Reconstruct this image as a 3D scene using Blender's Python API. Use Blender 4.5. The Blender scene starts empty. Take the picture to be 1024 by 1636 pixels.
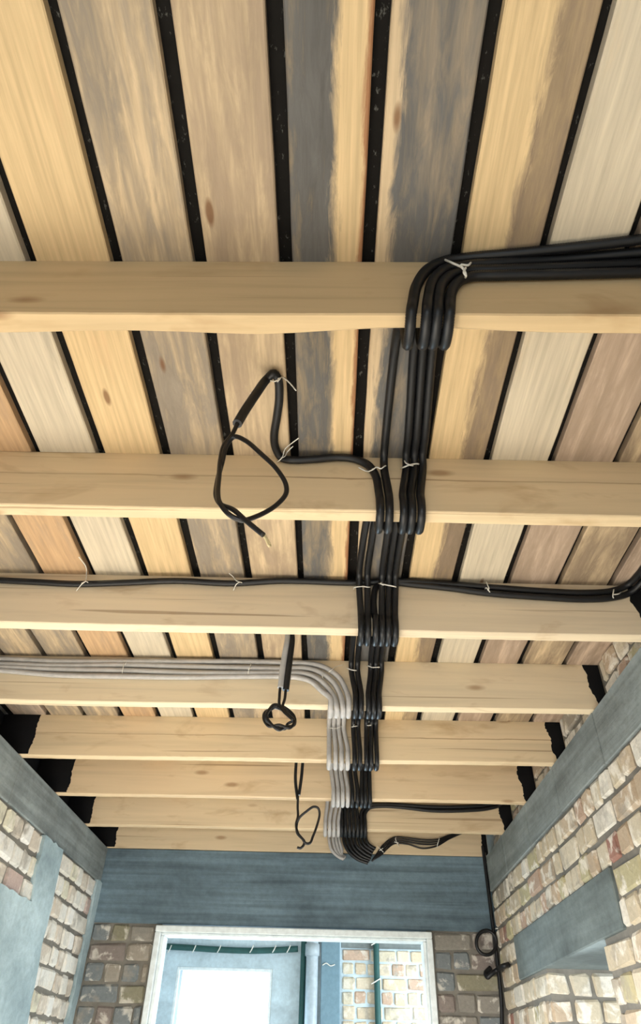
import bpy, bmesh, math, random
import numpy as np
from mathutils import Vector, Matrix

# ------------------------------------------------------------------ camera, world, light, exposure
SC = bpy.context.scene
COL = SC.collection
CZ = 1.55                                   # eye height above the floor
YAW, PITCH, ROLL, FPX = math.radians(-1.312), math.radians(40.56), math.radians(1.664), 1054.65
fwd = np.array([math.sin(YAW)*math.cos(PITCH), math.cos(YAW)*math.cos(PITCH), math.sin(PITCH)])
_r = np.array([math.cos(YAW), -math.sin(YAW), 0.0]); _u = np.cross(_r, fwd)
rgt = _r*math.cos(ROLL)+_u*math.sin(ROLL); upv = -_r*math.sin(ROLL)+_u*math.cos(ROLL)
cam_d = bpy.data.cameras.new('camera'); cam = bpy.data.objects.new('camera', cam_d); COL.objects.link(cam)
cam.matrix_world = Matrix(((rgt[0], upv[0], -fwd[0], 0), (rgt[1], upv[1], -fwd[1], 0), (rgt[2], upv[2], -fwd[2], CZ), (0, 0, 0, 1)))
cam_d.sensor_fit = 'VERTICAL'; cam_d.sensor_height = 36.0; cam_d.lens = 36.0*FPX/1636.0
cam_d.clip_start = 0.02
SC.camera = cam

SC.view_settings.view_transform = 'Standard'; SC.view_settings.look = 'None'
SC.view_settings.gamma = 1.0; SC.view_settings.use_curve_mapping = False
SC.view_settings.exposure = 0.25

world = bpy.data.worlds.new('overcast_sky'); SC.world = world; world.use_nodes = True
bg = world.node_tree.nodes['Background']; bg.inputs[0].default_value = (0.80, 0.92, 1.0, 1); bg.inputs[1].default_value = 2.5

def daylight(name, loc, target, sx, sy, power, col):
    d = bpy.data.lights.new(name, 'AREA'); d.shape = 'RECTANGLE'; d.size = sx; d.size_y = sy; d.energy = power; d.color = col
    o = bpy.data.objects.new(name, d); COL.objects.link(o); o.location = loc
    o.rotation_euler = (Vector(target)-Vector(loc)).to_track_quat('-Z', 'Y').to_euler()
    return o
daylight('rear_window_daylight', (-0.2, -1.60, 1.35), (-0.2, -0.9, 0.1), 1.8, 1.6, 110, (1.0, 0.97, 0.93))
daylight('side_window_daylight', (-1.40, 1.9, 1.15), (-0.93, 2.05, -0.1), 1.5, 1.3, 330, (1.0, 0.97, 0.94))  # unseen fill lamp added on the left, aimed at the floor for bounce
daylight('right_window_daylight', (1.46, 3.44, 1.30), (0.5, 3.2, 0.8), 0.8, 1.0, 34, (0.86, 0.95, 1.0))
daylight('beyond_window_daylight', (-0.9, 7.02, 1.55), (-0.5, 4.5, 1.1), 0.8, 1.2, 60, (0.62, 0.85, 1.0))
daylight('beyond_side_daylight', (1.80, 6.0, 1.7), (0.0, 7.1, 1.9), 1.0, 1.2, 45, (0.85, 0.95, 1.0))  # unseen fill lamp added to brighten the room beyond

# ------------------------------------------------------------------ measuring helpers (image ray meets a real plane)
def ray(px, py):
    return fwd + (px-512)/FPX*rgt - (py-818)/FPX*upv
def onx(px, py, x): d = ray(px, py); t = x/d[0]; return np.array([x, d[1]*t, CZ+d[2]*t])
def ony(px, py, y): d = ray(px, py); t = y/d[1]; return np.array([d[0]*t, y, CZ+d[2]*t])
def onz(px, py, z): d = ray(px, py); t = (z-CZ)/d[2]; return np.array([d[0]*t, d[1]*t, z])

H = CZ+1.3476            # underside of boards
JH, JW = 0.2014, 0.0482  # joist depth, width
HB = H-JH                # underside of joists = top of ring beams
XL, XR, YF, YB = -1.48, 1.06, 4.86, 7.1
XRI = 1.122              # brick infill between joist ends (right)
JOFF = [(.006, -.005), (-.012, .002), (-.002, .016), (.012, .006), (.022, -.002), (-.013, -.024), (-.028, -.045), (-.086, -.086)]
def yj(k, x): a, b = JOFF[k]; return 0.7362+0.6*k + a+(b-a)*(x+1)/2
rnd = random.Random(7)

# ------------------------------------------------------------------ object helpers
def tag(o, label=None, cat=None, group=None, kind=None):
    if label: o['label'] = label
    if cat: o['category'] = cat
    if group: o['group'] = group
    if kind: o['kind'] = kind
    return o
def link(name, me, mat=None, parent=None, loc=None):
    o = bpy.data.objects.new(name, me); COL.objects.link(o)
    if mat is not None and me is not None and not me.materials: me.materials.append(mat)
    if loc is not None: o.location = loc
    if parent is not None:
        o.parent = parent
        if parent.location.length > 0 and loc is None: o.location = -parent.location
    return o
def empty(name, loc=(0, 0, 0)):
    o = bpy.data.objects.new(name, None); COL.objects.link(o); o.location = loc; o.empty_display_size = .05; return o
def from_bm(name, bm, smooth=False):
    me = bpy.data.meshes.new(name); bm.normal_update(); bm.to_mesh(me); bm.free()
    if smooth: me.polygons.foreach_set('use_smooth', [True]*len(me.polygons))
    return me
def add_box(bm, a, b, bevel=0.0):
    a = np.minimum(a, b).astype(float) if False else np.array(a, float); b = np.array(b, float)
    r = bmesh.ops.create_cube(bm, size=1.0)
    c = (a+b)/2; s = b-a
    for v in r['verts']: v.co = Vector((c[0]+v.co.x*s[0], c[1]+v.co.y*s[1], c[2]+v.co.z*s[2]))
    if bevel > 0:
        es = list({e for v in r['verts'] for e in v.link_edges})
        bmesh.ops.bevel(bm, geom=es, offset=bevel, segments=1, affect='EDGES')
def box_obj(name, a, b, mat, parent=None, bevel=0.0, boxes=None):
    bm = bmesh.new()
    if boxes is None: boxes = [(a, b)]
    for p, q in boxes: add_box(bm, p, q, bevel)
    return link(name, from_bm(name, bm), mat, parent)

def smooth_path(pts, step):
    P = np.array(pts, float); n = len(P)
    if n == 2: Q = P
    else:
        E = np.vstack([2*P[0]-P[1], P, 2*P[-1]-P[-2]]); out = []
        for i in range(1, n):
            p0, p1, p2, p3 = E[i-1], E[i], E[i+1], E[i+2]
            t0 = 0; t1 = t0+max(np.linalg.norm(p1-p0), 1e-6)**.5; t2 = t1+max(np.linalg.norm(p2-p1), 1e-6)**.5; t3 = t2+max(np.linalg.norm(p3-p2), 1e-6)**.5
            t = np.linspace(t1, t2, 14, endpoint=False)[:, None]
            A1 = (t1-t)/(t1-t0)*p0+(t-t0)/(t1-t0)*p1; A2 = (t2-t)/(t2-t1)*p1+(t-t1)/(t2-t1)*p2; A3 = (t3-t)/(t3-t2)*p2+(t-t2)/(t3-t2)*p3
            B1 = (t2-t)/(t2-t0)*A1+(t-t0)/(t2-t0)*A2; B2 = (t3-t)/(t3-t1)*A2+(t-t1)/(t3-t1)*A3
            out.append((t2-t)/(t2-t1)*B1+(t-t1)/(t2-t1)*B2)
        Q = np.vstack(out+[P[-1:]])
    L = np.r_[0, np.cumsum(np.linalg.norm(np.diff(Q, axis=0), axis=1))]
    m = max(3, int(L[-1]/step)+1); s = np.linspace(0, L[-1], m)
    return np.stack([np.interp(s, L, Q[:, i]) for i in range(3)], 1)
def tube_mesh(name, pts, r, step=0.01, seg=10, rib=0.0, hollow=False, raw=False):
    Q = np.array(pts, float) if raw else smooth_path(pts, step)
    n = len(Q); T = np.gradient(Q, axis=0); T /= np.maximum(np.linalg.norm(T, axis=1), 1e-9)[:, None]
    ref = np.array([1., 0, 0]) if abs(T[0][0]) < .8 else np.array([0, 0, 1.])
    N = np.zeros_like(Q); v = ref-T[0]*(ref@T[0]); N[0] = v/np.linalg.norm(v)
    for i in range(1, n):
        v = N[i-1]-T[i]*(N[i-1]@T[i]); l = np.linalg.norm(v); N[i] = v/l if l > 1e-9 else N[i-1]
    B = np.cross(T, N); a = np.arange(seg)*2*math.pi/seg
    R = np.full(n, r)
    if rib > 0: R[1::2] *= (1-rib)
    V = Q[:, None, :]+R[:, None, None]*(np.cos(a)[None, :, None]*N[:, None, :]+np.sin(a)[None, :, None]*B[:, None, :])
    V = V.reshape(-1, 3); i = np.arange(n-1)[:, None]*seg; j = np.arange(seg)[None, :]; j2 = (j+1) % seg
    F = np.stack([i+j, i+j2, i+seg+j2, i+seg+j], -1).reshape(-1, 4)
    nv = len(V); caps = [list(range(seg))[::-1], list(range(nv-seg, nv))]
    me = bpy.data.meshes.new(name)
    nf = len(F)+2; me.vertices.add(nv); me.vertices.foreach_set('co', V.ravel())
    loops = np.r_[F.ravel(), caps[0], caps[1]]; me.loops.add(len(loops)); me.loops.foreach_set('vertex_index', loops.astype(np.int32))
    starts = np.r_[np.arange(len(F))*4, len(F)*4, len(F)*4+seg]; me.polygons.add(nf)
    me.polygons.foreach_set('loop_start', starts.astype(np.int32))
    me.polygons.foreach_set('use_smooth', np.r_[np.ones(len(F), bool), False, False])
    me.update(calc_edges=True); me.validate()
    return me
def prism(name, poly, axis, x0, x1, mat, parent=None, sub=0.05, jit=0.0, seed=1):
    """polygon of (y,z) (axis 0) or (x,z) (axis 1) extruded from x0 (visible face) to x1; ragged outline"""
    rr = random.Random(seed); out = []
    for i in range(len(poly)):
        p, q = np.array(poly[i]), np.array(poly[(i+1) % len(poly)]); n = max(1, int(np.linalg.norm(q-p)/sub))
        for s in range(n):
            c = p+(q-p)*s/n
            if s or jit == 0: c = c+np.array([rr.uniform(-jit, jit), rr.uniform(-jit, jit)])
            out.append(c)
    bm = bmesh.new()
    mk = (lambda c, x: (x, c[0], c[1])) if axis == 0 else (lambda c, y: (c[0], y, c[1]))
    A = [bm.verts.new(mk(c, x0)) for c in out]; Bv = [bm.verts.new(mk(c, x1)) for c in out]
    bm.faces.new(A); bm.faces.new(Bv[::-1]); n = len(out)
    for i in range(n): bm.faces.new((A[i], Bv[i], Bv[(i+1) % n], A[(i+1) % n]))
    bmesh.ops.recalc_face_normals(bm, faces=bm.faces[:])
    return link(name, from_bm(name, bm), mat, parent)

# ------------------------------------------------------------------ materials
class NT:
    def __init__(s, name, rough=0.7, spec=0.3):
        s.m = bpy.data.materials.new(name); s.m.use_nodes = True; s.t = s.m.node_tree; s.b = s.t.nodes['Principled BSDF']
        s.b.inputs['Roughness'].default_value = rough; s.b.inputs['Specular IOR Level'].default_value = spec
    def n(s, typ, **kw):
        o = s.t.nodes.new(typ)
        for k, v in kw.items():
            if k.startswith('i_'):
                o.inputs[int(k[2:])].default_value = v
            else: setattr(o, k, v)
        return o
    def l(s, a, b): s.t.links.new(a, b)
    def coord(s, scale=(1, 1, 1), loc=(0, 0, 0), rnd_shift=False):
        tc = s.n('ShaderNodeTexCoord'); mp = s.n('ShaderNodeMapping')
        mp.inputs['Scale'].default_value = scale; mp.inputs['Location'].default_value = loc
        src = tc.outputs['Object']
        if rnd_shift:
            oi = s.n('ShaderNodeObjectInfo'); ad = s.n('ShaderNodeVectorMath', operation='MULTIPLY_ADD')
            cb = s.n('ShaderNodeCombineXYZ')
            for i in range(3): s.l(oi.outputs['Random'], cb.inputs[i])
            s.l(cb.outputs[0], ad.inputs[0]); ad.inputs[1].default_value = (37, 53, 71); s.l(src, ad.inputs[2]); src = ad.outputs[0]
        s.l(src, mp.inputs[0]); return mp.outputs[0]
    def noise(s, co, scale=1, detail=4, rough=.55, dist=0):
        o = s.n('ShaderNodeTexNoise'); s.l(co, o.inputs['Vector']); o.inputs['Scale'].default_value = scale
        o.inputs['Detail'].default_value = detail; o.inputs['Roughness'].default_value = rough; o.inputs['Distortion'].default_value = dist
        return o.outputs['Fac']
    def ramp(s, fac, stops, interp='LINEAR'):
        o = s.n('ShaderNodeValToRGB'); s.l(fac, o.inputs[0]); e = o.color_ramp; e.interpolation = interp
        while len(e.elements) < len(stops): e.elements.new(0.5)
        for el, (p, c) in zip(e.elements, stops):
            el.position = p; el.color = (c, c, c, 1) if isinstance(c, (int, float)) else (*c, 1)
        return o.outputs[0]
    def mix(s, f, a, b, mode='MIX'):
        o = s.n('ShaderNodeMix', data_type='RGBA', blend_type=mode)
        for sock, v in ((o.inputs[0], f), (o.inputs[6], a), (o.inputs[7], b)):
            if hasattr(v, 'is_linked') or hasattr(v, 'links'): s.l(v, sock)
            elif isinstance(v, (int, float)): sock.default_value = v if sock == o.inputs[0] else (v, v, v, 1)
            else: sock.default_value = (*v, 1)
        return o.outputs[2]
    def math(s, op, a, b=None, clamp=False):
        o = s.n('ShaderNodeMath', operation=op, use_clamp=clamp)
        for i, v in enumerate((a, b)):
            if v is None: continue
            if isinstance(v, (int, float)): o.inputs[i].default_value = v
            else: s.l(v, o.inputs[i])
        return o.outputs[0]
    def bump(s, h, strength=.3, dist=.01):
        o = s.n('ShaderNodeBump'); o.inputs['Strength'].default_value = strength; o.inputs['Distance'].default_value = dist
        s.l(h, o.inputs['Height']); s.l(o.outputs[0], s.b.inputs['Normal'])
    def out(s, col):
        if isinstance(col, tuple): s.b.inputs['Base Color'].default_value = (*col, 1)
        else: s.l(col, s.b.inputs['Base Color'])
        return s.m
def srgb(r, g, b):
    f = lambda c: (c/255/12.92) if c/255 <= .04045 else ((c/255+.055)/1.055)**2.4
    return (f(r), f(g), f(b))

def board_mat(i, base, stain, amt, split=None, red=False):
    """plank: base tint, stain tint, amount of stain streaks, split=(x, side) half of the plank stained"""
    M = NT('plank_%d' % i, .75, .2); sx = 13.7*i
    c1 = M.coord((13, 1.5, 1), (sx, 3.1*i, 0)); c2 = M.coord((90, 3.0, 1), (sx, i, 0)); c3 = M.coord((38, 6.0, 1), (sx+5, i, 0))
    n1 = M.noise(c1, 1, 5, .6, .3); n2 = M.noise(c2, 1, 4, .6); n3 = M.noise(c3, 1, 6, .7, .6)
    grain = M.ramp(n2, [(.3, .78), (.7, 1.1)])
    col = M.mix(1.0, base, grain, 'MULTIPLY')
    blot = M.math('ADD', M.math('MULTIPLY', n1, .55), M.math('MULTIPLY', n3, .45))
    mk = M.ramp(blot, [(.605-.30*amt, 0.0), (.70-.20*amt, 1.0)])
    mk = M.math('MULTIPLY', mk, min(1, .35+amt*.65))
    if split:
        tc = M.n('ShaderNodeTexCoord'); sp = M.n('ShaderNodeSeparateXYZ'); M.l(tc.outputs['Object'], sp.inputs[0])
        v = M.math('ADD', sp.outputs[0], M.math('MULTIPLY', M.math('SUBTRACT', n3, .5), .07))
        v = M.math('MULTIPLY', M.math('SUBTRACT', v, split[0]), 45*split[1])
        s_ = M.math('ADD', v, .5, True)
        mk = M.math('MULTIPLY', s_, M.math('ADD', M.math('MULTIPLY', mk, .5), .5))
    col = M.mix(mk, col, M.mix(1.0, stain, M.ramp(n3, [(.3, .7), (.75, 1.25)]), 'MULTIPLY'))
    if red:
        tc = M.n('ShaderNodeTexCoord'); sp = M.n('ShaderNodeSeparateXYZ'); M.l(tc.outputs['Object'], sp.inputs[0])
        v = M.math('MULTIPLY', M.math('SUBTRACT', M.math('ADD', sp.outputs[0], M.math('MULTIPLY', M.math('SUBTRACT', n3, .5), .03)), .062), 120, True)
        col = M.mix(M.math('MULTIPLY', v, .75), col, srgb(130, 72, 40))
    vo = M.n('ShaderNodeTexVoronoi'); M.l(M.coord((7, 2.1, 1), (sx*.3, 1.7*i, .3)), vo.inputs['Vector']); vo.inputs['Scale'].default_value = 1.0
    kn = M.ramp(vo.outputs['Distance'], [(.045, 1.0), (.075, 0.0)])
    col = M.mix(M.math('MULTIPLY', kn, .8), col, srgb(112, 76, 48))
    M.bump(n3, .25, .004)
    return M.out(col)
YEL, TAN, PALE, ORG, PNK = srgb(208, 182, 140), srgb(198, 176, 144), srgb(200, 188, 166), srgb(192, 160, 124), srgb(190, 168, 148)
GRY, DRK, BRN, MUD = srgb(128, 120, 110), srgb(92, 92, 92), srgb(122, 106, 90), srgb(146, 128, 110)

def joist_mat(i, tone):
    M = NT('joist_wood_%d' % i, .7, .22)
    c1 = M.coord((1.1, 26, 26), (i*3.3, i, i*2)); n1 = M.noise(c1, 1, 5, .55, .6)
    n2 = M.noise(M.coord((3.0, 9, 9), (i*7, 0, i)), 1, 4, .6, .4)
    col = M.mix(1.0, tone, M.ramp(n1, [(.25, .84), (.5, 1.0), (.8, 1.08)]), 'MULTIPLY')
    col = M.mix(M.math('MULTIPLY', M.ramp(n2, [(.57, 0.0), (.76, 1.0)]), .6), col, srgb(158, 124, 84))
    vo = M.n('ShaderNodeTexVoronoi'); M.l(M.coord((2.6, 8, 8), (i*1.7, .4*i, .2*i)), vo.inputs['Vector']); vo.inputs['Scale'].default_value = 1.0
    kn = M.ramp(vo.outputs['Distance'], [(.05, 1.0), (.13, 0.0)])
    col = M.mix(M.math('MULTIPLY', kn, .6), col, srgb(134, 94, 60))
    ln = M.noise(M.coord((.5, 60, 60), (i*5, 0, i*1.3)), 1, 2, .4, .2)
    col = M.mix(M.math('MULTIPLY', M.ramp(ln, [(.66, 0.0), (.71, 1.0)]), .5), col, srgb(120, 88, 58))
    seam = {1: .585, 4: .55}.get(i)
    if seam:                                  # long drying crack along the timber
        tc = M.n('ShaderNodeTexCoord'); sp = M.n('ShaderNodeSeparateXYZ'); M.l(tc.outputs['Object'], sp.inputs[0])
        w = M.math('MULTIPLY', M.math('SUBTRACT', n2, .5), .016)
        d = M.math('ABSOLUTE', M.math('SUBTRACT', M.math('ADD', sp.outputs[2], w), seam*.2014))
        line = M.math('MULTIPLY', M.ramp(d, [(.0008, 1.0), (.0034, 0.0)]), M.ramp(n1, [(.3, .2), (.6, .75)]))
        col = M.mix(line, col, srgb(120, 88, 56))
    M.bump(n1, .15, .003)
    return M.out(col)

def concrete_mat(name, c, lines=None, c2=None):
    M = NT(name, .85, .25); n = M.noise(M.coord((2.2, 2.2, 3.5)), 1, 6, .62, .3); n2 = M.noise(M.coord((30, 30, 30)), 1, 4, .6)
    col = M.mix(M.ramp(n, [(.3, 0.0), (.7, 1.0)]), tuple(v*.72 for v in c), c2 or tuple(min(1, v*1.3) for v in c))
    col = M.mix(1.0, col, M.ramp(n2, [(.25, .85), (.75, 1.1)]), 'MULTIPLY'); h = n2
    if lines:
        n3 = M.noise(M.coord(lines), 1, 3, .5, .2); col = M.mix(1.0, col, M.ramp(n3, [(.35, .72), (.6, 1.08)]), 'MULTIPLY'); h = M.math('ADD', n2, M.math('MULTIPLY', n3, 2.0))
    M.bump(h, .5, .006); return M.out(col)
def brick_mat(name, stops, wash):
    M = NT(name, .85, .2); oi = M.n('ShaderNodeObjectInfo')
    c = M.ramp(oi.outputs['Random'], stops, 'CONSTANT')
    n = M.noise(M.coord((11, 11, 11), rnd_shift=True), 1, 5, .6, .4); n2 = M.noise(M.coord((60, 60, 60), rnd_shift=True), 1, 4, .6)
    col = M.mix(M.math('MULTIPLY', M.ramp(n, [(.52, 0.0), (.60, 1.0)]), wash), c, srgb(222, 216, 204))
    n4 = M.noise(M.coord((7, 7, 7), (9, 4, 2), rnd_shift=True), 1, 4, .6)
    col = M.mix(M.math('MULTIPLY', M.ramp(n4, [(.55, 0.0), (.66, 1.0)]), .7), col, srgb(150, 144, 134))
    col = M.mix(1.0, col, M.ramp(n2, [(.25, .85), (.75, 1.08)]), 'MULTIPLY')
    M.bump(n2, .5, .006); return M.out(col)
def plain(name, c, rough=.6, spec=.3, speck=None):
    M = NT(name, rough, spec); n = M.noise(M.coord((25, 25, 25)), 1, 4, .6)
    col = M.mix(1.0, c, M.ramp(n, [(.25, .82), (.75, 1.12)]), 'MULTIPLY')
    if speck:
        n2 = M.noise(M.coord((90, 45, 90)), 1, 3, .7); col = M.mix(M.ramp(n2, [(.62, 0.0), (.72, 1.0)]), col, speck)
    return M.out(col)

STOPS = [(0.0, srgb(188, 176, 154)), (.18, srgb(196, 186, 166)), (.34, srgb(178, 160, 138)), (.46, srgb(174, 166, 134)), (.58, srgb(172, 148, 130)),
         (.67, srgb(150, 112, 100)), (.72, srgb(206, 202, 192)), (.80, srgb(184, 168, 146)), (.90, srgb(160, 152, 138))]
STOPW = [(0.0, srgb(206, 202, 192)), (.2, srgb(216, 214, 206)), (.45, srgb(198, 188, 174)), (.6, srgb(204, 200, 180)), (.75, srgb(190, 170, 162)), (.85, srgb(222, 220, 214))]
STOPF = [(0.0, srgb(118, 124, 126)), (.3, srgb(134, 130, 122)), (.5, srgb(130, 120, 114)), (.65, srgb(134, 130, 110)), (.85, srgb(150, 142, 130))]
MAT = dict(
    brick=brick_mat('old_brick', STOPS, .85), brick_white=brick_mat('limewashed_brick', STOPW, .7), brick_far=brick_mat('smeared_brick', STOPF, .6), brick_warm=brick_mat('warm_brick', [(0.0, srgb(200, 184, 160)), (.3, srgb(208, 194, 172)), (.55, srgb(190, 164, 144)), (.75, srgb(202, 192, 170))], .6),
    mortar=concrete_mat('mortar', srgb(118, 114, 106)), concrete=concrete_mat('ring_beam_concrete', srgb(128, 136, 136), (1.2, 1.2, 22)),
    concrete_dark=concrete_mat('far_beam_concrete', srgb(102, 121, 132), (.8, .8, 26)), lintel=concrete_mat('lintel_concrete', srgb(108, 118, 118), (1, 1, 14)),
    plaster=concrete_mat('pale_plaster', srgb(150, 172, 180), None, srgb(184, 204, 210)), screed=concrete_mat('floor_screed', srgb(190, 184, 172)),
    wallpaint=concrete_mat('grey_blue_plaster', srgb(186, 202, 210)),
    bitumen=plain('black_bitumen', (.006, .006, .007), .7, .15), felt=plain('black_roofing_felt', (.010, .009, .008), .85, .1, (.10, .10, .09)),
    conduit=plain('black_plastic', (.008, .0085, .010), .40, .38), wire=plain('black_wire_sheath', (.009, .008, .008), .32, .4),
    grey=plain('grey_plastic', srgb(176, 174, 172), .5, .4), tie=plain('white_string', srgb(226, 224, 216), .6, .3), copper=plain('bare_conductor', srgb(214, 196, 150), .4, .5),
    frame=plain('white_frame_paint', srgb(226, 234, 236), .5, .4), steel=plain('steel_blue_panel', srgb(112, 140, 154), .6, .3), green=plain('dark_green_pipe', srgb(44, 84, 82), .5, .3),
    pipe=plain('light_grey_pipe', srgb(170, 182, 190), .45, .4),
)
gm = bpy.data.materials.new('window_glass'); gm.use_nodes = True; t = gm.node_tree; t.nodes.clear()
_o = t.nodes.new('ShaderNodeOutputMaterial'); _m = t.nodes.new('ShaderNodeMixShader'); _t = t.nodes.new('ShaderNodeBsdfTransparent'); _g = t.nodes.new('ShaderNodeBsdfGlossy')
_g.inputs['Roughness'].default_value = .05; _m.inputs[0].default_value = .06
t.links.new(_t.outputs[0], _m.inputs[1]); t.links.new(_g.outputs[0], _m.inputs[2]); t.links.new(_m.outputs[0], _o.inputs[0]); MAT['glass'] = gm

# ------------------------------------------------------------------ setting: floor, walls
ZB = CZ+0.935            # underside of the side ring beams
ZFB = CZ+0.715           # underside of the deep far beam
tag(box_obj('floor', (-2.4, -1.9, -.1), (2.0, 7.3, 0), MAT['screed']), kind='structure')
MR = 0.012               # mortar is recessed behind the brick faces
NY0, NY1, NZ = 3.0, 3.88, CZ+0.425      # window opening under the lintel in the right wall
wl = tag(box_obj('wall_left', None, None, MAT['mortar'], boxes=[
    ((XL-.30, -1.9, 0), (XL-MR, 1.1, ZB)), ((XL-.30, 2.7, 0), (XL-MR, YF+.3, ZB)), ((XL-.30, 1.1, 0), (XL-MR, 2.7, .45)), ((XL-.30, 1.1, 1.85), (XL-MR, 2.7, ZB)),  # unseen opening added here for the left fill lamp
    ((XL-.30, -1.9, HB), (XL-.16, YF+.3, H+.05))]), kind='structure')
wr = tag(box_obj('wall_right', None, None, MAT['mortar'], boxes=[
    ((XR+MR, -1.9, 0), (XR+.45, NY0, ZB)), ((XR+MR, NY1, 0), (XR+.45, YF+.3, ZB)), ((XR+MR, NY0, NZ+.1), (XR+.43, NY1, ZB)), ((XR+MR, NY0, 0), (XR+.45, NY1, .75)),
    ((XRI+MR, -1.9, HB), (XRI+.2, YF+.3, H+.05))]), kind='structure')
OX0, OX1, OZ1 = ony(247, 1500, YF)[0], ony(690, 1500, YF)[0], ony(470, 1484, YF)[2]
wf = tag(box_obj('wall_far', None, None, MAT['mortar'], boxes=[
    ((XL-.3, YF+MR, 0), (OX0+.03, YF+.25, ZFB)), ((OX1-.03, YF+MR, 0), (XR+.3, YF+.25, ZFB))]), kind='structure')
tag(box_obj('wall_back', None, None, MAT['mortar'], boxes=[
    ((XL-.3, -1.95, 0), (-1.15, -1.7, H)), ((.75, -1.95, 0), (XR+.3, -1.7, H)), ((-1.15, -1.95, 0), (.75, -1.7, .5)), ((-1.15, -1.95, 2.2), (.75, -1.7, H))]), kind='structure')

# ring beams (concrete cast in lengths, shallow joints between them)
def seg_beam(parent, x0, x1, cuts, mat):
    for a, b in zip(cuts[:-1], cuts[1:]):
        d = rnd.uniform(-.002, .002)
        o = box_obj('ring_beam', (x0+d, a+.0015, ZB), (x1+d, b-.0015, HB-.001), mat, parent, .004)
seg_beam(wr, XR, XR+.35, [-1.9, .8, 1.95, 2.56, 3.17, 3.74, 4.32, YF], MAT['concrete'])
seg_beam(wl, XL-.30, XL, [-1.9, 1.0, 3.2, YF], MAT['concrete'])
box_obj('ring_beam', (XL-.3, YF, ZFB), (XR+.3, YF+.3, HB-.002), MAT['concrete_dark'], wf, .004)
box_obj('felt_strip', (XL-.16, -1.7, HB), (XL-.145, YF+.2, H-.002), MAT['bitumen'], wl)  # black strip closing the space above the left ring beam

# bricks ------------------------------------------------------------
_bc = {}
def brick_mesh(L, Hh, D, mat):
    v = rnd.randint(0, 3); key = (round(L, 2), round(Hh, 3), round(D, 2), v, mat.name)
    if key not in _bc:
        r = random.Random(str(key)); bm = bmesh.new(); add_box(bm, (-L/2, -D/2, -Hh/2), (L/2, D/2, Hh/2), .010)
        for w in bm.verts:
            w.co += Vector((r.uniform(-.005, .005), r.uniform(-.003, .003), r.uniform(-.005, .005)))
        me = from_bm('brick', bm); me.materials.append(mat); _bc[key] = me
    return _bc[key]
def lay(parent, plane, face, spans, zt, mat, bond, hh=.090, D=.10, name='brick'):
    """one course; plane 'x+' faces -x (right wall), 'x-' faces +x, 'y' faces -y"""
    for a, b in spans:
        p = a
        while p < b-.03:
            L = (.118 if bond == 'h' else .245)*rnd.uniform(.9, 1.06)
            if bond == 's' and rnd.random() < .25: L *= .52
            if bond == 'h' and rnd.random() < .10: L *= 1.8
            if p+L > b-.045: L = b-p
            Lb = max(.03, L-.013); c = p+L/2; z = zt-hh/2+rnd.uniform(-.003, .003); d = rnd.uniform(-.004, .004)
            o = bpy.data.objects.new(name, brick_mesh(Lb, hh*rnd.uniform(.95, 1.0), D, mat)); COL.objects.link(o); o.parent = parent
            if plane == 'x+': o.location = (face+D/2+d, c, z); o.rotation_euler = (0, rnd.uniform(-.012, .012), math.pi/2)
            elif plane == 'x-': o.location = (face-D/2+d, c, z); o.rotation_euler = (0, rnd.uniform(-.012, .012), math.pi/2)
            else: o.location = (c, face+D/2+d, z); o.rotation_euler = (0, rnd.uniform(-.012, .012), 0)
            p += L
PIT = .1035
LY0, LY1, LZ0, LZ1 = 2.76, 4.40, CZ+.425, CZ+.628     # lintel
for c in range(9):
    zt = ZB-.008-PIT*c; zb = zt-.09
    spans = [(.9, YF-.02)]
    if zb < LZ1-.03 and zt > LZ0+.03: spans = [(.9, LY0-.01), (LY1+.01, YF-.02)]
    elif zt <= LZ0+.03: spans = [(.9, NY0+.008), (NY1-.012, YF-.02)]
    lay(wr, 'x+', XR, spans, zt, MAT['brick'], 'hs'[c % 2] if c < 7 else 'h')
    if zt <= LZ0+.03: lay(wr, 'y', NY1-.012, [(XR+.11, XR+.44)], zt, MAT['brick'], 'hs'[(c+1) % 2])   # far jamb of the opening
box_obj('lintel', (XR-.003, LY0, LZ0), (XR+.44, LY1, LZ1), MAT['lintel'], wr, .005)
for c in range(8):        # left wall: a brick field between pale plaster, and bricks left of it
    zt = ZB-.008-PIT*c
    lay(wl, 'x-', XL, [(1.3 if zt-.09 > 1.88 else 2.7, YF-.10)], zt, MAT['brick_white'], 'hs'[(c % 3 == 2)])
for c in range(6):
    zt = ZFB-.008-PIT*c
    lay(wf, 'y', YF, [(XL+.01, OX0-.005)], zt, MAT['brick_far'], 'hs'[c % 2]); lay(wf, 'y', YF, [(OX1+.005, XR-.01)], zt, MAT['brick_far'], 'sh'[c % 2])
# brick infill above the right ring beam, between joist ends
for k in range(0, 7):
    a, b = yj(k, 1)+JW+.012, yj(k+1, 1)-.012
    for c, bd in ((0, 'h'), (1, 's' if k % 2 else 'h')): lay(wr, 'x+', XRI, [(a, b)], HB+.004+.0985*(c+1), MAT['brick'], bd, .09, .10)
# plaster smeared over the left wall
PLP = [onx(px, py, XL)[1:] for px, py in [(70, 1334), (98, 1358), (86, 1415), (76, 1462), (63, 1512), (56, 1555), (46, 1600), (38, 1650)]]+[np.array((2.72, CZ+.1)), np.array((2.72, CZ+.61))]+[onx(px, py, XL)[1:] for px, py in [(0, 1412), (47, 1440), (54, 1395)]]
prism('plaster_patch', PLP, 0, XL+.012, XL-.02, MAT['plaster'], wl, .04, .007, 3)
PL2 = [(YF-.10, ZB), (YF+.005, ZB), (YF+.005, .9), (YF-.09, .9)]
prism('plaster_patch', PL2, 0, XL+.010, XL-.02, MAT['plaster'], wl, .05, .008, 5)

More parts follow.
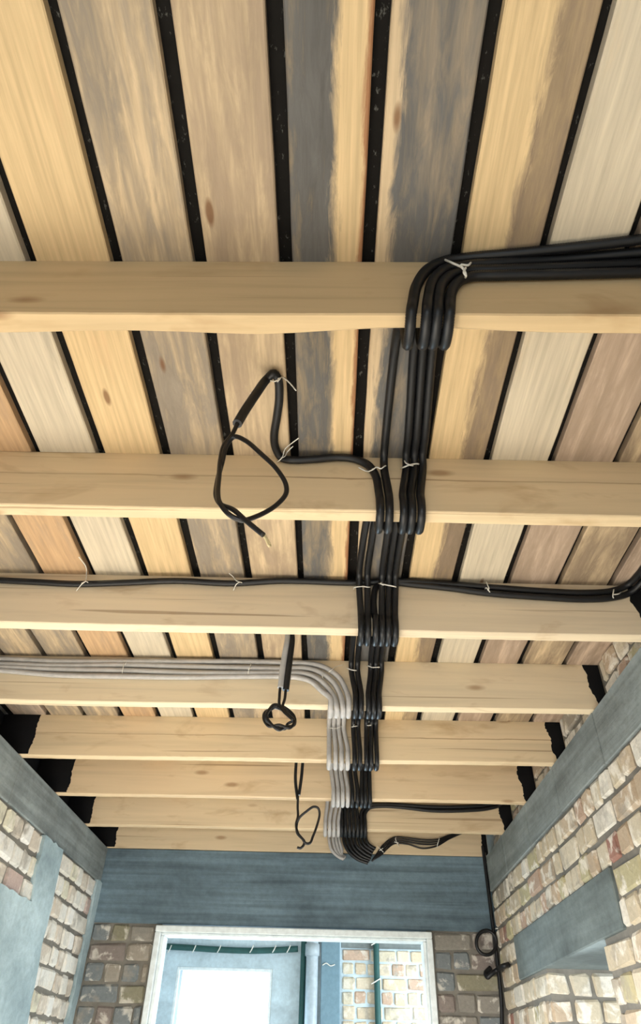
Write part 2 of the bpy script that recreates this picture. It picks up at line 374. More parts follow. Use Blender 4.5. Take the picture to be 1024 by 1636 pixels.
# ------------------------------------------------------------------ ceiling: felt with open boarding below it
ceil = tag(box_obj('ceiling', (-1.9, -1.9, H+.027), (1.5, YF+.3, H+.06), MAT['felt']), kind='structure')
GX = [-1.593, -1.408, -1.223, -1.038, -.853, -.6675, -.4815, -.2952, -.1078, .0740, .2608, .4426, .6229, .806, .990, 1.172]
GW = [.024, .024, .024, .024, .026, .025, .028, .028, .026, .029, .029, .025, .024, .022, .022, .02]
BS = [  # base, stain, amount, split, red edge  (from the left wall to the right wall)
    (PNK, GRY, .7, None, 0), (TAN, GRY, .7, None, 0), (TAN, GRY, .75, None, 0), (ORG, MUD, .35, None, 0), (PALE, GRY, .12, None, 0),
    (YEL, ORG, .12, None, 0), (TAN, GRY, .78, None, 0), (TAN, MUD, .62, None, 0), (YEL, DRK, .9, (.015, -1), 1), (TAN, DRK, .92, (-.055, 1), 0),
    (YEL, BRN, .8, (.01, 1), 0), (PALE, TAN, .15, None, 0), (PNK, MUD, .7, None, 0), (TAN, BRN, .72, None, 0), (PNK, BRN, .55, None, 0)]
for i in range(15):
    a, b = GX[i]+GW[i]/2, GX[i+1]-GW[i+1]/2; w = b-a
    r = random.Random(i); n = 60; bm = bmesh.new(); rings = []
    ph = r.uniform(0, 6)
    for s in range(n+1):
        y = -1.7+(YF+.2+1.7)*s/n; e1 = .0025*math.sin(y*2.1+ph)+r.uniform(-.0008, .0008); e2 = .0025*math.sin(y*1.7+ph*2)+r.uniform(-.0008, .0008)
        q = [(-w/2+e1, .003), (-w/2+.003+e1, 0), (w/2-.003+e2, 0), (w/2+e2, .003), (w/2+e2, .026), (-w/2+e1, .026)]
        rings.append([bm.verts.new((u, y, v)) for u, v in q])
    for A, B2 in zip(rings[:-1], rings[1:]):
        for j in range(6): bm.faces.new((A[j], A[(j+1) % 6], B2[(j+1) % 6], B2[j]))
    bm.faces.new(rings[0]); bm.faces.new(rings[-1][::-1]); bmesh.ops.recalc_face_normals(bm, faces=bm.faces[:])
    link('ceiling_board', from_bm('ceiling_board', bm), board_mat(i, *BS[i]), ceil, ((a+b)/2, 0, H))

# ------------------------------------------------------------------ joists
JT = [srgb(200, 174, 134), srgb(212, 190, 154), srgb(216, 199, 171), srgb(216, 199, 169), srgb(214, 193, 159), srgb(212, 189, 155), srgb(211, 190, 157), srgb(209, 189, 157)]
JL = ['joist nearest the camera with wavy waney lower edge, black conduits bending over it',
      'second joist from the camera, crossed by two black conduit groups and a lamp lead loop',
      'third joist from the camera with one black conduit along its whole length',
      'fourth joist from the camera carrying the four grey conduits along its left half',
      'fifth joist from the camera, just below the small wire coil',
      'sixth joist from the camera, behind the narrow hanging wire pair',
      'seventh joist from the camera with a sagging black conduit at upper right',
      'farthest joist, lying on the far concrete beam with thin cables tied to it']
EDL = {2: None, 3: -1.45, 4: -1.441, 5: -1.424, 6: -1.46, 7: -1.437}
EDR = {2: 1.045, 3: 1.067, 4: 1.058, 5: 1.043, 6: 1.05, 7: 1.036}
for k in range(8):
    x0, x1 = XL-.14, XRI+.01 if k < 7 else XR+.02
    root = empty('joist', (0, yj(k, 0), HB)); tag(root, JL[k], 'joist', 'ceiling joists')
    r = random.Random(100+k); n = 90; bm = bmesh.new(); rings = []
    for s in range(n+1):
        x = x0+(x1-x0)*s/n; y = yj(k, x)-yj(k, 0); b1 = .0012*math.sin(x*5+k)+r.uniform(-.0005, .0005)
        wn = .004 if k else .006+.010*max(0, math.sin(x*4.2+.6))+.004*math.sin(x*11)
        q = [(y, JH-.0005), (y, .003+b1), (y+.003, b1), (y+JW-wn, b1), (y+JW, wn*1.3+b1), (y+JW, JH-.0005)]
        rings.append([bm.verts.new((x, u, v)) for u, v in q])
    for A, B2 in zip(rings[:-1], rings[1:]):
        for j in range(6): bm.faces.new((A[j], A[(j+1) % 6], B2[(j+1) % 6], B2[j]))
    bm.faces.new(rings[0]); bm.faces.new(rings[-1][::-1]); bmesh.ops.recalc_face_normals(bm, faces=bm.faces[:])
    link('timber', from_bm('timber', bm), joist_mat(k, JT[k]), root, (0, 0, 0))
    for side, ed in ((-1, EDL.get(k)), (1, EDR.get(k))):
        if ed is None: continue
        bm = bmesh.new()
        for f in (0, 1):                       # near and far cheek of the joist end
            m = 26; A = []; B2 = []
            xe = x0+.0 if side < 0 else x1-.002
            for s in range(m+1):
                z = .004+(JH-.006)*s/m
                x = ed+side*(-.012*(s/m) if side > 0 else 0)+r.uniform(-.003, .003)+.004*math.sin(s*.35+k)
                if side > 0: x = ed+.022*(1-s/m)**1.5+r.uniform(-.003, .003)+.005*math.sin(s*.4+k*2)
                yy = yj(k, x)-yj(k, 0); ya = yy-.0018 if f == 0 else yy+JW+.0018
                yi = yy+.004 if f == 0 else yy+JW-.004
                A.append((bm.verts.new((x, ya, z)), bm.verts.new((xe, ya, z)))); B2.append((bm.verts.new((x, yi, z)), bm.verts.new((xe, yi, z))))
            for s in range(m):
                bm.faces.new((A[s][0], A[s][1], A[s+1][1], A[s+1][0])); bm.faces.new((A[s][0], B2[s][0], B2[s+1][0], A[s+1][0]))
        bmesh.ops.recalc_face_normals(bm, faces=bm.faces[:])
        tag(link('bitumen_coating', from_bm('bitumen_coating', bm), MAT['bitumen'], root, (0, 0, 0)), 'ragged black bitumen coating on the joist end')

# ------------------------------------------------------------------ doorway in the far wall and the room beyond it
dr = tag(empty('door_1', (0, YF, 0)), 'wide doorway with white frame in the far wall', kind='structure')
FW = .036
def fr(n, a, b): box_obj(n, a, b, MAT['frame'], dr, .004)
fr('frame_head', (OX0, YF-.022, OZ1-FW), (OX1, YF+.05, OZ1)); fr('frame_head', (OX0+FW, YF+.0, OZ1-FW-.014), (OX1-FW, YF+.12, OZ1-FW-.0005))
for x, s in ((OX0, 1), (OX1, -1)):
    a, b = sorted((x, x+s*FW)); fr('frame_jamb', (a, YF-.02, 0), (b, YF+.05, OZ1-FW-.0005))
    a, b = sorted((x+s*(FW+.0005), x+s*(FW+.022))); fr('frame_jamb', (a, YF+.002, 0), (b, YF+.12, OZ1-FW-.015))
WX0, WX1, WZ1, WZ0 = ony(283, 1548, YB)[0], ony(436, 1548, YB)[0], ony(360, 1546, YB)[2], .75
SPX = ony(545, 1500, YB)[0]
wb = tag(box_obj('wall_beyond', None, None, MAT['wallpaint'], boxes=[
    ((-2.4, YB, 0), (WX0, YB+.3, 3.2)), ((WX1, YB, 0), (SPX, YB+.3, 3.2)), ((WX0, YB, 0), (WX1, YB+.3, WZ0)), ((WX0, YB, WZ1), (WX1, YB+.3, 3.2)), ((SPX, YB+MR, 0), (2.0, YB+.3, 3.2))]), kind='structure')
ZR2 = ony(620, 1516, YB)[2]
box_obj('ring_beam', (SPX, YB-.002, ZR2), (1.9, YB+.2, ZR2+.25), MAT['concrete'], wb, .004)
for c in range(9):
    lay(wb, 'y', YB, [(SPX+.005, 1.85)], ZR2-.008-PIT*c, MAT['brick_warm'], 'sh'[c % 2])
tag(box_obj('wall_beyond_left', (-2.45, YF+.3, 0), (-2.2, YB, 3.2), MAT['wallpaint']), kind='structure')
tag(box_obj('wall_beyond_right', None, None, MAT['wallpaint'], boxes=[((1.85, YF+.3, 0), (2.05, 5.4, 3.2)), ((1.85, 6.6, 0), (2.05, YB, 3.2)), ((1.85, 5.4, 0), (2.05, 6.6, 1.0)), ((1.85, 5.4, 2.4), (2.05, 6.6, 3.2))]), kind='structure')  # its unseen opening is added for the fill lamp
tag(box_obj('ceiling_beyond', (-2.4, YF+.302, H), (2.0, YB+.3, H+.1), MAT['screed']), kind='structure')
w1 = tag(empty('window_1', (0, YB, 0)), 'overexposed window in the room beyond the doorway', kind='structure')
box_obj('window_frame', None, None, MAT['frame'], w1, .003, [((WX0, YB+.004, WZ0), (WX0+.022, YB+.05, WZ1)), ((WX1-.022, YB+.004, WZ0), (WX1, YB+.05, WZ1)), ((WX0+.022, YB+.004, WZ1-.022), (WX1-.022, YB+.05, WZ1)), ((WX0+.022, YB+.004, WZ0), (WX1-.022, YB+.05, WZ0+.022))])
box_obj('pane', (WX0+.022, YB+.024, WZ0+.022), (WX1-.022, YB+.03, WZ1-.022), MAT['glass'], w1)

# services in the room beyond
def pole(name, px, r, y, mat, label, cat, ztop=2.75):
    x = ony(px, 1520, y)[0]
    o = link(name, tube_mesh(name, [(x, y, 0.0), (x, y, 1.4), (x, y, ztop)], r, .25, 16), mat); return tag(o, label, cat), x
pole('service_pipe', 485, .024, YB-.03, MAT['green'], 'dark green vertical pipe left of the pale drain pipe beyond the doorway', 'pipe')
dp = empty('drain_pipe', (ony(499, 1520, YB-.07)[0], YB-.07, 0)); tag(dp, 'pale grey drain pipe with collar beyond the doorway', 'pipe')
link('pipe_body', tube_mesh('pipe_body', [(0, 0, 0), (0, 0, 1.4), (0, 0, 2.75)], .053, .3, 20), MAT['pipe'], dp, (0, 0, 0))
zc = ony(499, 1518, YB-.07)[2]
link('collar', tube_mesh('collar', [(0, 0, zc-.045), (0, 0, zc), (0, 0, zc+.045)], .064, .03, 20), MAT['pipe'], dp, (0, 0, 0))
a, b = ony(513, 1520, YB-.05)[0], ony(543, 1520, YB-.05)[0]
tag(box_obj('utility_casing', (a, YB-.06, 0), (b, YB-.001, 2.75), MAT['steel'], None, .006), 'blue grey vertical casing between drain pipe and bricks beyond the doorway', 'panel')  # corner pilaster; its blue grey shade is put into the colour
_, gxp = pole('riser_pipe', 601, .026, YB-.03, MAT['green'], 'dark green riser pipe running up the bricks beyond the doorway', 'pipe')
hz = [ony(px, py, YB-.03) for px, py in [(262, 1512), (300, 1514), (345, 1517), (400, 1519), (440, 1518), (476, 1516)]]
tag(link('cable_run', tube_mesh('cable_run', hz, .024, .03, 12), MAT['green']), 'dark horizontal cable run above the bright window beyond the doorway', 'cable')
def string(name, pts, label, group, r=.0016):
    return tag(link(name, tube_mesh(name, pts, r, .004, 6), MAT['tie']), label, 'tie', group)
for px, w_ in ((271, 'leftmost'), (310, 'second from left'), (350, 'third from left'), (402, 'fourth from left'), (438, 'fifth from left'), (461, 'rightmost')):
    yq = YB-.06; pts = [ony(px-3, 1522, yq), ony(px, 1517, yq-.002), ony(px+3, 1510, yq)]
    string('string_tie', pts, 'white string on the dark cable run beyond the doorway, %s' % w_, 'strings on the far cable run', .0045)
for py, w_ in ((1506, 'upper'), (1568, 'lower')):
    yq = YB-.062; string('string_tie', [ony(593, py+4, yq), ony(600, py, yq-.002), ony(608, py-5, yq)], '%s white string around the dark green riser pipe' % w_, 'strings on the riser pipe', .0045)
string('string_tie', [ony(515, 1542, YB-.066), ony(521, 1539, YB-.068), ony(528, 1543, YB-.068), ony(535, 1541, YB-.066)], 'white wavy string on the blue grey casing beyond the doorway', 'strings on the casing', .0045)

# ------------------------------------------------------------------ conduits
R = .0117
def fp(px, py, k, off=R+.002):
    """point on the near cheek of joist k, or on the boards in front of it"""
    p = ony(px, py, yj(k, 0)-off); p = ony(px, py, yj(k, p[0])-off)
    if p[2] > H-R-.001: p = onz(px, py, H-R-.001)
    return p
JTOP = [418, 733, 926, 1056, 1146, 1217, 1277, 1328]; JBOT = [501, 812, 1008, 1128, 1214, 1275, 1324, 1362]
def xat(px, py, k): p = ony(px, py, yj(k, 0)-R); return ony(px, py, yj(k, p[0])-R)[0]
def wrap(k, xb, xn, lift=0.0, top=0.0, sag=0.0):
    """round the underside of joist k, up its far cheek, over to the next joist (xn) along the boards"""
    y = yj(k, xb); w = JW; g = .003
    P = [(xb, y-R-.006, HB+.045), (xb, y-R-.010, HB+.018), (xb, y-R*.5-.006, HB-R-.004), (xb, y+w/2, HB-R-.014), (xb, y+w+R*.5+.006, HB-R-.004), (xb, y+w+R+.010, HB+.02), (xb+.1*(xn-xb), y+w+R+.012, HB+.07),
         (xb+.25*(xn-xb), y+w+.065, H-.055), (xb+.45*(xn-xb), y+w+.15, H-R-.002-lift)]
    y2 = yj(k+1, xn)
    P += [(xn, y2-.10, H-R-.002-lift), (xn, y2-.034-top, H-R-.012-lift), (xn, y2-R-g-top, H-.052-lift)]
    return P
def down(k, pairs, first, last_k, lift=0.0, tops=None):
    """pairs[k]=(px at top of cheek, px at bottom)"""
    P = list(first); kk = k
    while P and P[-1][2] < HB+.016: P.pop()
    while kk <= last_k:
        xb = xat(pairs[kk][1], JBOT[kk], kk)
        if kk > k or not first: pass
        if kk < last_k:
            xn = xat(pairs[kk+1][0], JTOP[kk+1]+6, kk+1)
            W_ = wrap(kk, xb, xn, lift, (tops or {}).get(kk+1, 0.0))
            if P: W_ = [q for i_, q in enumerate(W_) if i_ > 1 or q[2] < P[-1][2]-.03]
            P += W_
        kk += 1
    return P
def conduit(name, pts, mat, label, cat='conduit', group=None, r=R, rib=.09):
    me = tube_mesh(name, pts, r, .0026, 9, rib); return tag(link(name, me, mat), label, cat, group)
GB = 'black conduits running across the joists'
TT = {2: .026}
def finish(k, px, pts, off):      # over the last joist and down the far beam
    return [fp(a, b, k, off+R) for a, b in pts]
runs = {
 'T1': dict(pairs={0: (662, 657), 1: (613, 622), 2: (586, 588), 3: (571, 577), 4: (572, 575), 5: (567, 571), 6: (551, 552), 7: (554, 0)},
            first=[(1060, 378), (980, 388), (900, 397), (820, 405), (745, 412), (712, 417), (684, 430), (666, 455), (660, 482)],
            end=[(555, 1342), (560, 1356), (573, 1369), (590, 1376)], lab='black conduit outermost in the bend over the nearest joist, splitting off to the left'),
 'T2': dict(pairs={0: (684, 682), 1: (648, 645), 2: (609, 611), 3: (592, 589), 4: (585, 585.5), 5: (578, 578), 6: (557, 558.5), 7: (560, 0)},
            first=[(1060, 400), (900, 414), (800, 420), (745, 424), (712, 430), (692, 448), (685, 475)],
            end=[(561, 1342), (565, 1354), (577, 1366), (592, 1373)], lab='black conduit second from the outside in the bend over the nearest joist'),
 'T3': dict(pairs={0: (701, 699), 1: (661, 658), 2: (620, 621), 3: (600, 597), 4: (593, 593), 5: (584, 584), 6: (563, 565), 7: (566, 0)},
            first=[(1060, 420), (900, 427), (800, 431), (745, 433), (722, 439), (706, 455), (701, 478)],
            end=[(567, 1342), (570, 1352), (581, 1362), (593, 1369)], lab='black conduit third from the outside in the bend over the nearest joist'),
 'T4': dict(pairs={0: (719, 718), 1: (674, 673), 2: (630, 632), 3: (609, 606), 4: (600, 602), 5: (590, 591), 6: (569, 571.5), 7: (572, 0)},
            first=[(1060, 434), (900, 438), (800, 440), (752, 442), (734, 449), (722, 465), (719, 482)],
            end=[(573, 1342), (576, 1350), (585, 1358), (595, 1364)], lab='black conduit innermost in the bend over the nearest joist, rightmost of the run'),
}
for nm, d in runs.items():
    first = [fp(a, b, 0) for a, b in d['first']]
    e_ = first[0]+(first[0]-first[1])*(XRI-.004-first[0][0])/(first[0][0]-first[1][0]); e_[1] = max(e_[1], first[0][1]-.05); e_[2] = min(e_[2], H-R-.001)
    first = [e_]+first            # on to the right wall
    P = down(0, d['pairs'], first, 7, 0, TT)
    P += [fp(a, b, 7, R+.003) for a, b in d['end']]
    conduit('corrugated_conduit', P, MAT['conduit'], d['lab'], group=GB)
# T5: starts as the lamp sleeve in the second bay, joins the run at the second joist
YD1 = 1.04
p5 = [ony(379, 677, YD1-.03), ony(392, 655, YD1-.02), ony(410, 628, YD1-.01), ony(426, 606, YD1), onz(437, 597, H-R-.003), onz(444, 606, H-R-.001), onz(446, 635, H-R-.001), onz(442, 668, H-R-.001), onz(438, 695, H-R-.001), onz(440, 715, H-R-.001)]
p5 += [fp(a, b, 1) for a, b in [(449, 731), (465, 735), (500, 734), (540, 731), (568, 734), (588, 743), (600, 760), (605, 785)]]
pairs5 = {1: (600, 607), 2: (573, 577), 3: (561, 568), 4: (564, 566.5), 5: (559, 563), 6: (545, 546), 7: (548, 0)}
P5 = down(1, pairs5, p5, 7, 0, TT)+[fp(a, b, 7, R+.003) for a, b in [(549, 1342), (555, 1358), (570, 1372), (588, 1379)]]
conduit('corrugated_conduit', P5, MAT['conduit'], 'black conduit whose raised end holds the looped lamp lead on the second joist', group=GB)
# along the third joist
pL = [np.array((XL-.10, yj(2, XL)-R-.002, H-.03))]+[fp(a, b, 2) for a, b in [(-60, 924), (0, 927), (60, 930), (120, 933), (200, 931), (280, 928), (370, 932), (450, 928), (570, 931), (640, 928), (700, 932), (780, 938), (860, 944), (930, 947), (978, 944), (1003, 934), (1030, 905), (1050, 870)]]+[np.array((XRI-.02, 1.62, H-.02)), np.array((XRI-.014, 1.42, H-.02))]
conduit('corrugated_conduit', pL, MAT['conduit'], 'black conduit lying along the third joist from wall to wall', group='black conduits along the third joist')
pR = [np.array((XRI-.014, 1.42, H-.046)), np.array((XRI-.02, 1.64, H-.046))]+[fp(a, b, 2) for a, b in [(1062, 880), (1038, 915), (1008, 946), (978, 955), (930, 957.5), (860, 954), (780, 948), (720, 940), (660, 934), (625, 931), (603, 936), (597, 955), (599, 985)]]
YD2 = 2.12; xe = xat(600.5, 1008, 2)
pR += wrap(2, xe, xat(560, 1062, 3))[:7]+[(xe-.09, yj(2, 0)+JW+.10, H-R-.028), (-.08, yj(2, 0)+JW+.11, H-R-.028), (-.145, YD2+.005, H-.06)]
pR += [ony(466.5, 1022, YD2), ony(464, 1045, YD2), ony(459.5, 1080, YD2), ony(456.5, 1103, YD2)]
conduit('corrugated_conduit', pR, MAT['conduit'], 'black conduit along right half of the third joist, its end hanging beside a grey one', group='black conduits along the third joist')
# along the seventh joist, right half
for dy, w_, pt, pb, p7, en in ((0, 'upper', 577, 577.5, 578, [(579, 1342), (582, 1349), (589, 1355), (597, 1360)]), (6, 'lower', 583, 583.5, 584, [(585, 1342), (588, 1348), (594, 1353), (600, 1356)])):
    f = [fp(a, b+dy*s, 6) for a, b, s in [(806, 1272, .3), (798, 1281, .8), (778, 1286, 1), (740, 1289, 1), (690, 1289, 1), (640, 1286, .6), (606+dy*.5, 1285, .5)]]+[fp(pt+7, 1288+dy*.5, 6), fp(pt, 1300, 6)]
    P = down(6, {6: (pt, pb), 7: (p7, 0)}, f, 7)+[fp(a, b, 7, R+.003) for a, b in en]
    conduit('corrugated_conduit', P, MAT['conduit'], '%s of two black conduits sagging along the seventh joist at right' % w_, group='black conduits on the seventh joist')

# grey conduits
gruns = []
gb = {3: [557, 548, 538, 528], 4: [555.5, 545.5, 536, 525.5], 5: [555.5, 547.5, 540, 532.5], 6: [540.5, 533.5, 526.5, 519.5]}
gt = {4: [549, 541, 533.5, 526], 5: [551, 543.5, 536.5, 529], 6: [546, 538, 531, 523], 7: [541, 536, 531, 525]}
gl = ['topmost', 'second from top', 'third from top', 'lowest']
for i in range(4):
    dv = i*7.8
    wob = lambda px: 1.5*math.sin(px*.013+i*1.7)
    f = [np.array((XL-.10, yj(3, XL)-R-.002, H-R-.003-.0235*i))]+[fp(px, py+dv*sc+wob(px), 3) for px, py, sc in [(-70, 1052, .75), (0, 1052.5, .85), (90, 1055, 1), (200, 1056, 1), (300, 1058, 1), (398, 1058.5, 1), (450, 1059, 1)]]
    rb = [(492, 1060), (520, 1067), (542, 1083), (554, 1106)] if i == 0 else [(488, 1067.5), (512, 1074.5), (532, 1090), (544, 1111)] if i == 1 else [(484, 1075.5), (504, 1082), (522, 1097), (534.5, 1116)] if i == 2 else [(478, 1083), (497, 1089), (513, 1103), (524.5, 1121)]
    f += [fp(a, b, 3) for a, b in rb]
    prs = {3: (0, gb[3][i]), 4: (gt[4][i], gb[4][i]), 5: (gt[5][i], gb[5][i]), 6: (gt[6][i], gb[6][i]), 7: (gt[7][i], 0)}
    P = down(3, prs, f, 7)
    P += [fp(a, b, 7, R+.003+.004*i) for a, b in [(gt[7][i]+1, 1343), (gt[7][i]+5, 1358), (546-i*1.5, 1366+i), (552-i, 1370+i*.8)]]
    conduit('grey_conduit', P, MAT['grey'], 'grey corrugated conduit, %s in the run along the fourth joist' % gl[i], group='grey conduits')

# ------------------------------------------------------------------ lamp leads hanging from the boards
def lead(name, pts, label, cat='wire', r=.0046, tips=()):
    o = tag(link(name, tube_mesh(name, pts, r, .004, 8), MAT['wire']), label, cat)
    for tp in tips: tag(link('bare_end', tube_mesh('bare_end', tp, .0026, .004, 6), MAT['copper'], o), 'pale bare wire end')
    return o
wp = [(380, 675), (371, 694), (358, 711), (352, 735), (350, 760), (348, 788), (351, 803), (366, 822), (386, 831), (410, 825), (440, 808), (457, 788), (456, 772), (440, 747), (418, 726), (392, 704), (374, 698), (362, 712), (355, 738), (347, 770), (345, 793), (353, 806), (372, 814), (393, 832), (421, 855)]
W = [ony(a, b, YD1-.03+.010*math.sin(i*.75)) for i, (a, b) in enumerate(wp)]
tips = [[ony(420, 854, YD1-.03), ony(425, 862, YD1-.03), ony(430, 873, YD1-.032), ony(432, 872, YD1-.03)], [ony(422, 854, YD1-.027), ony(427, 862, YD1-.025), ony(432, 872, YD1-.026)]]
lead('lamp_lead', W, 'black lamp lead in a large open loop in front of the second joist', r=.0054, tips=tips)
G2 = [(-.165, YD2-.01, H-.02), ony(460, 1018, YD2), ony(455.5, 1044, YD2), ony(451, 1075, YD2), ony(448.5, 1099, YD2)]
tag(link('grey_conduit', tube_mesh('grey_conduit', G2, R, .0026, 9, .09), MAT['grey']), 'short grey conduit hanging in front of the grey run', 'conduit')
pts = [ony(447.5, 1098, YD2), ony(446.5, 1112, YD2), ony(447, 1127, YD2)]
rr = random.Random(5)
for i in range(30):
    a = -1.2+i*2*math.pi/9.3; s = rr.uniform(.68, 1.08)
    ex, ey = 27.5*s*math.cos(a)+rr.uniform(-1.5, 1.5), 18.5*s*math.sin(a)+rr.uniform(-1.5, 1.5); th = .5
    pts.append(ony(444+ex*math.cos(th)-ey*math.sin(th)*.8, 1146+ex*math.sin(th)*.9+ey*math.cos(th), YD2+.012*math.sin(i*.8)))
pts += [ony(452, 1130, YD2), ony(455, 1116, YD2), ony(456.5, 1101, YD2)]
lead('coiled_lead', pts, 'black wire wound into a small tangled coil over the fifth joist', r=.005)
Y3 = 3.50
for pp, w_ in (([(474, 1208), (473, 1219), (472, 1247), (475.5, 1277)], 'left'), ([(485, 1208), (483.5, 1219), (481.5, 1242), (477.5, 1270)], 'right')):
    P = [ony(a, b, Y3+(.004 if w_ == 'right' else 0)) for a, b in pp]; P[0][2] = H-.02
    tag(link('thin_conduit', tube_mesh('thin_conduit', P, .0085, .003, 9, .08), MAT['conduit']), '%s one of two thin black conduits hanging before the sixth joist' % w_, 'conduit', 'thin hanging conduits')
wp = [(476, 1272), (475.5, 1290), (476, 1304), (473, 1317), (476, 1331), (483, 1340), (488, 1347), (495, 1347), (500, 1336), (506, 1320), (510.5, 1300), (508, 1291), (501, 1289), (490, 1296), (478, 1307), (474, 1318), (475, 1331), (486, 1344), (485, 1350), (480, 1355), (475, 1354)]
lead('lamp_lead', [ony(a, b, Y3-.004+.008*math.sin(i*.9)) for i, (a, b) in enumerate(wp)], 'black lamp lead in a narrow loop hanging before the farthest joists', r=.0062)

# thin cables on the farthest joist
for i in range(4):
    o4 = (i-1.5)*3.3
    cp = [(594+i, 1376-i), (603+i*2, 1364+o4*.3), (613+i*1.5, 1353+o4*.8), (629, 1343+o4), (650, 1343.5+o4), (675, 1347+o4*1.1+(3 if i == 3 else 0)), (699, 1346+o4), (716, 1338+o4*.6), (736, 1331+o4*.2), (752, 1327)]
    tag(link('thin_cable', tube_mesh('thin_cable', [fp(a, b, 7, .008) for a, b in cp], .0052, .008, 8), MAT['wire']),
        'thin black cable on the farthest joist, %s of four' % ['top', 'second', 'third', 'bottom'][i], 'cable', 'thin cables on the farthest joist')
# cables in the right far corner
cc = [ony(a, b, YF-.02) for a, b in [(776, 1352), (783, 1364), (786, 1385), (790, 1408), (793, 1430), (797, 1460), (799, 1490), (800, 1530), (801, 1600), (802, 1660)]]
for p in cc: p[0] = min(p[0], XR-.014)
conduit('corner_cable', cc, MAT['conduit'], 'black cable running down the corner of far and right walls', 'cable', r=.012)
ring = [ony(777+16*math.cos(a), 1506+19.5*math.sin(a), YF-.045+.006*math.sin(a*.5)) for a in np.linspace(-.9, 4*math.pi-.9, 40)]
conduit('cable_coil', ring, MAT['conduit'], 'black cable wound into a ring hanging in the far right corner', 'cable coil', r=.0105)
conduit('cable_stub', [onx(813, 1541, XR-.002), onx(806, 1543, XR-.03), ony(795, 1549, YF-.10), ony(784, 1557, YF-.09), ony(779, 1561, YF-.08), ony(776, 1555, YF-.06), ony(784, 1546, YF-.05)], MAT['conduit'], 'black cable stub sticking out of the right wall below the cable ring', 'cable', r=.014)
for px, py, w_ in ((785, 1378, 'upper'), (792, 1423, 'middle'), (797, 1484, 'lower')):
    p = ony(px, py, YF-.034); q = p.copy(); q[0] -= .022; q[1] = YF-.002; s = p.copy(); s[0] = min(p[0]+.015, XR-.004)
    string('string_tie', [q, p+np.array([-.012, -.003, .003]), p+np.array([0, -.004, 0]), s], '%s white string around the corner cable' % w_, 'strings on the corner cable', .002)

# ------------------------------------------------------------------ white strings tying the conduits
def tie(label, group, strands, k=None, r=.0015, y=None):
    """strands: lists of (px,py,depth off the joist cheek); one mesh, one string"""
    allv = []
    root = None
    for st in strands:
        P = []
        for px, py, off in st:
            p = fp(px, py, k, off) if k is not None else ony(px, py, y-off)
            P.append(p)
        allv.append(tube_mesh('string_tie', P, r, .004, 6))
    bm = bmesh.new()
    for me in allv: bm.from_mesh(me); bpy.data.meshes.remove(me)
    return tag(link('string_tie', from_bm('string_tie', bm, True), MAT['tie']), label, 'tie', group)
D2 = 2*R+.006
GS = 'white strings on the conduits'
tie('white knotted string at the bend of black conduits over the nearest joist', GS, [[(708, 414, .004), (722, 420, D2+.01), (740, 429, D2+.012), (744, 438, D2+.008), (741, 447, .002)], [(740, 430, D2+.014), (736, 423, D2+.016), (746, 424, D2+.014), (752, 420, D2)], [(744, 428, D2+.014), (741, 436, D2+.017), (745, 441, D2+.012)]], 0, .0024)
tie('white string with long tail at the raised conduit end', GS, [[(432, 608, .02), (440, 609, .03), (446, 606, .032), (452, 603, .01), (462, 611, .003), (473, 624, .0)], [(443, 610, .03), (448, 604, .034), (444, 605, .03)]], None, .0017, YD1+.02)
tie('thin white string caught behind the lamp sleeve above the second joist', GS, [[(400, 629, .02), (407, 623, .02), (413, 618, .02)]], None, .0013, YD1+.02)
tie('white string with two tails where conduit turns along the second joist', GS, [[(443, 738, .004), (449, 733, D2), (452, 728, D2), (455, 718, D2), (465, 709, .012), (477, 700, .004)], [(449, 732, D2), (455, 729, D2), (459, 722, .012), (468, 713, .006)]], 1, .0015)
tie('white string around the left pair of conduits on the second joist', GS, [[(573, 747, .004), (586, 753, .006), (596, 750, D2), (602, 746, D2), (608, 749, D2), (614, 745, D2), (619, 744, .004)], [(586, 753, .006), (590, 751, .008), (597, 749, D2+.002)]], 1, .0019)
tie('white knotted string around the right three conduits on the second joist', GS, [[(640, 748, .004), (646, 746, D2), (654, 743, D2+.002), (664, 741, D2), (675, 743, .004)], [(645, 733, .02), (649, 740, D2+.006), (655, 743, D2+.006), (660, 744, D2+.002)]], 1, .0022)
tie('white string with tall upright tail on the left of the third joist', GS, [[(122, 944, .003), (130, 934, D2), (136, 929, D2), (138, 918, .01), (137, 905, .008), (126, 890, .005)], [(130, 932, D2), (138, 929, D2+.002), (144, 936, .003)]], 2, .0016)
tie('white string with short tail midway along left half of third joist', GS, [[(373, 943, .003), (378, 933, D2), (384, 930, D2), (391, 936, .003)], [(384, 930, D2), (378, 928, D2), (372, 921, .006), (366, 916, .004)]], 2, .0016)
D3 = 4*R+.012
tie('white string around the left conduit group on the third joist', GS, [[(565, 941, .006), (568, 938, D3), (580, 937, D3), (588, 938, D3), (594, 937, .006)]], 2, .0018)
tie('white knotted string around the right conduit group on the third joist', GS, [[(604, 932, .01), (610, 933, D3), (620, 935, D3), (630, 937, D3), (635, 940, .006)], [(619, 929, .03), (608, 932, D3+.003), (613, 935, D3+.003)]], 2, .0022)
tie('white string around two conduits right of the bundle on third joist', GS, [[(774, 944, .003), (777, 939, D2), (781, 944, D2), (785, 950, .003)], [(777, 930, .01), (779, 935, D2), (781, 941, D2+.002), (776, 946, .01)]], 2, .002)
tie('white string at the far right end of the third joist', GS, [[(981, 938, .006), (980, 945, D2), (979, 953, D2), (983, 958, .004)], [(979, 950, D2), (987, 949, D2), (992, 946, .01)]], 2, .002)
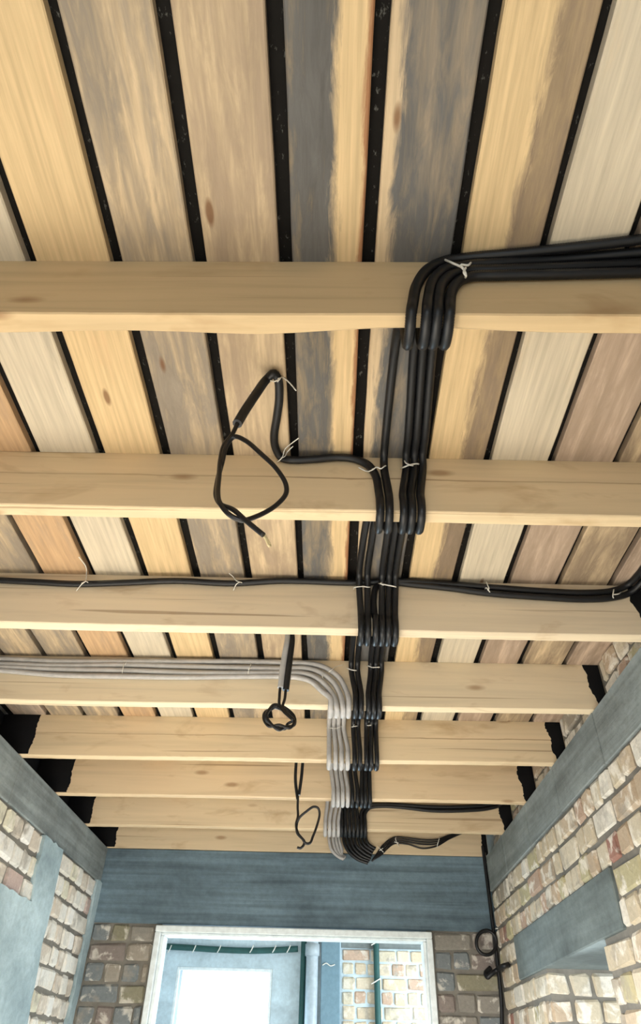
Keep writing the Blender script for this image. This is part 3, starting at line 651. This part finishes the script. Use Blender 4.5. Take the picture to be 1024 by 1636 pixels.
tie('white string around the grey run at far left', GS, [[(199, 1054, .004), (198, 1060, D2), (196, 1070, D2), (195, 1083, .003)], [(199, 1063, D2), (202, 1058, D2)]], 3, .0014)
tie('white string around the grey run left of the hanging grey conduit', GS, [[(402, 1056, .004), (400, 1064, D2), (397, 1072, D2), (396, 1085, .003)], [(400, 1068, D2), (396, 1070, D2+.002), (402, 1067, D2)]], 3, .0016)
tie('pale string across the bend of the grey conduits', GS, [[(516, 1070, .006), (515, 1080, D2), (517, 1088, .004)], [(525, 1074, D2), (530, 1070, D2), (537, 1065, .012), (548, 1062, .004)]], 3, .0014)
tie('white string around the left conduit pair on the fourth joist', GS, [[(554, 1067, .004), (556, 1068, D2), (561, 1070, D2), (568, 1071, D2), (571, 1071, .004)]], 3, .002)
tie('white string around the right conduit trio on the fourth joist', GS, [[(587, 1064, .004), (589, 1064, D2), (594, 1066, D2), (605, 1066, D2), (611, 1066, .004)]], 3, .002)
tie('pale string around the grey conduits on the fifth joist', GS, [[(521, 1163, .004), (527, 1163, D2), (535, 1164, D2), (545, 1161, D2), (549, 1161, .004)]], 4, .0013)
tie('white string with upright tail around black pair on the fifth joist', GS, [[(561, 1162, .004), (563, 1161, D2), (570, 1160, D2), (575, 1161, .004)], [(563, 1162, D2), (566, 1157, D2), (567, 1151, D2)]], 4, .0018)
tie('white looped string around black trio on the fifth joist', GS, [[(583, 1158, .004), (587, 1159, D2), (594, 1158, D2), (600, 1154, .02)], [(585, 1158, D2), (590, 1153, D2+.002), (597, 1153, D2), (594, 1157, D2+.002)]], 4, .0018)
for n_, L in (('lower left', [[(604, 1352, .004), (607, 1356, .017), (611, 1360, .017), (614, 1363, .004)], [(606, 1359, .018), (612, 1355, .018)]]), ('middle', [[(633, 1336, .004), (632, 1341, .017), (634, 1346, .017), (637, 1352, .004)], [(630, 1345, .018), (637, 1347, .016)]]), ('right', [[(702, 1337, .004), (701, 1342, .017), (699, 1349, .017), (698, 1354, .004)]])):
    tie('%s white string on the thin cables of the farthest joist' % n_, 'strings on the thin cables', L, 7, .0025)
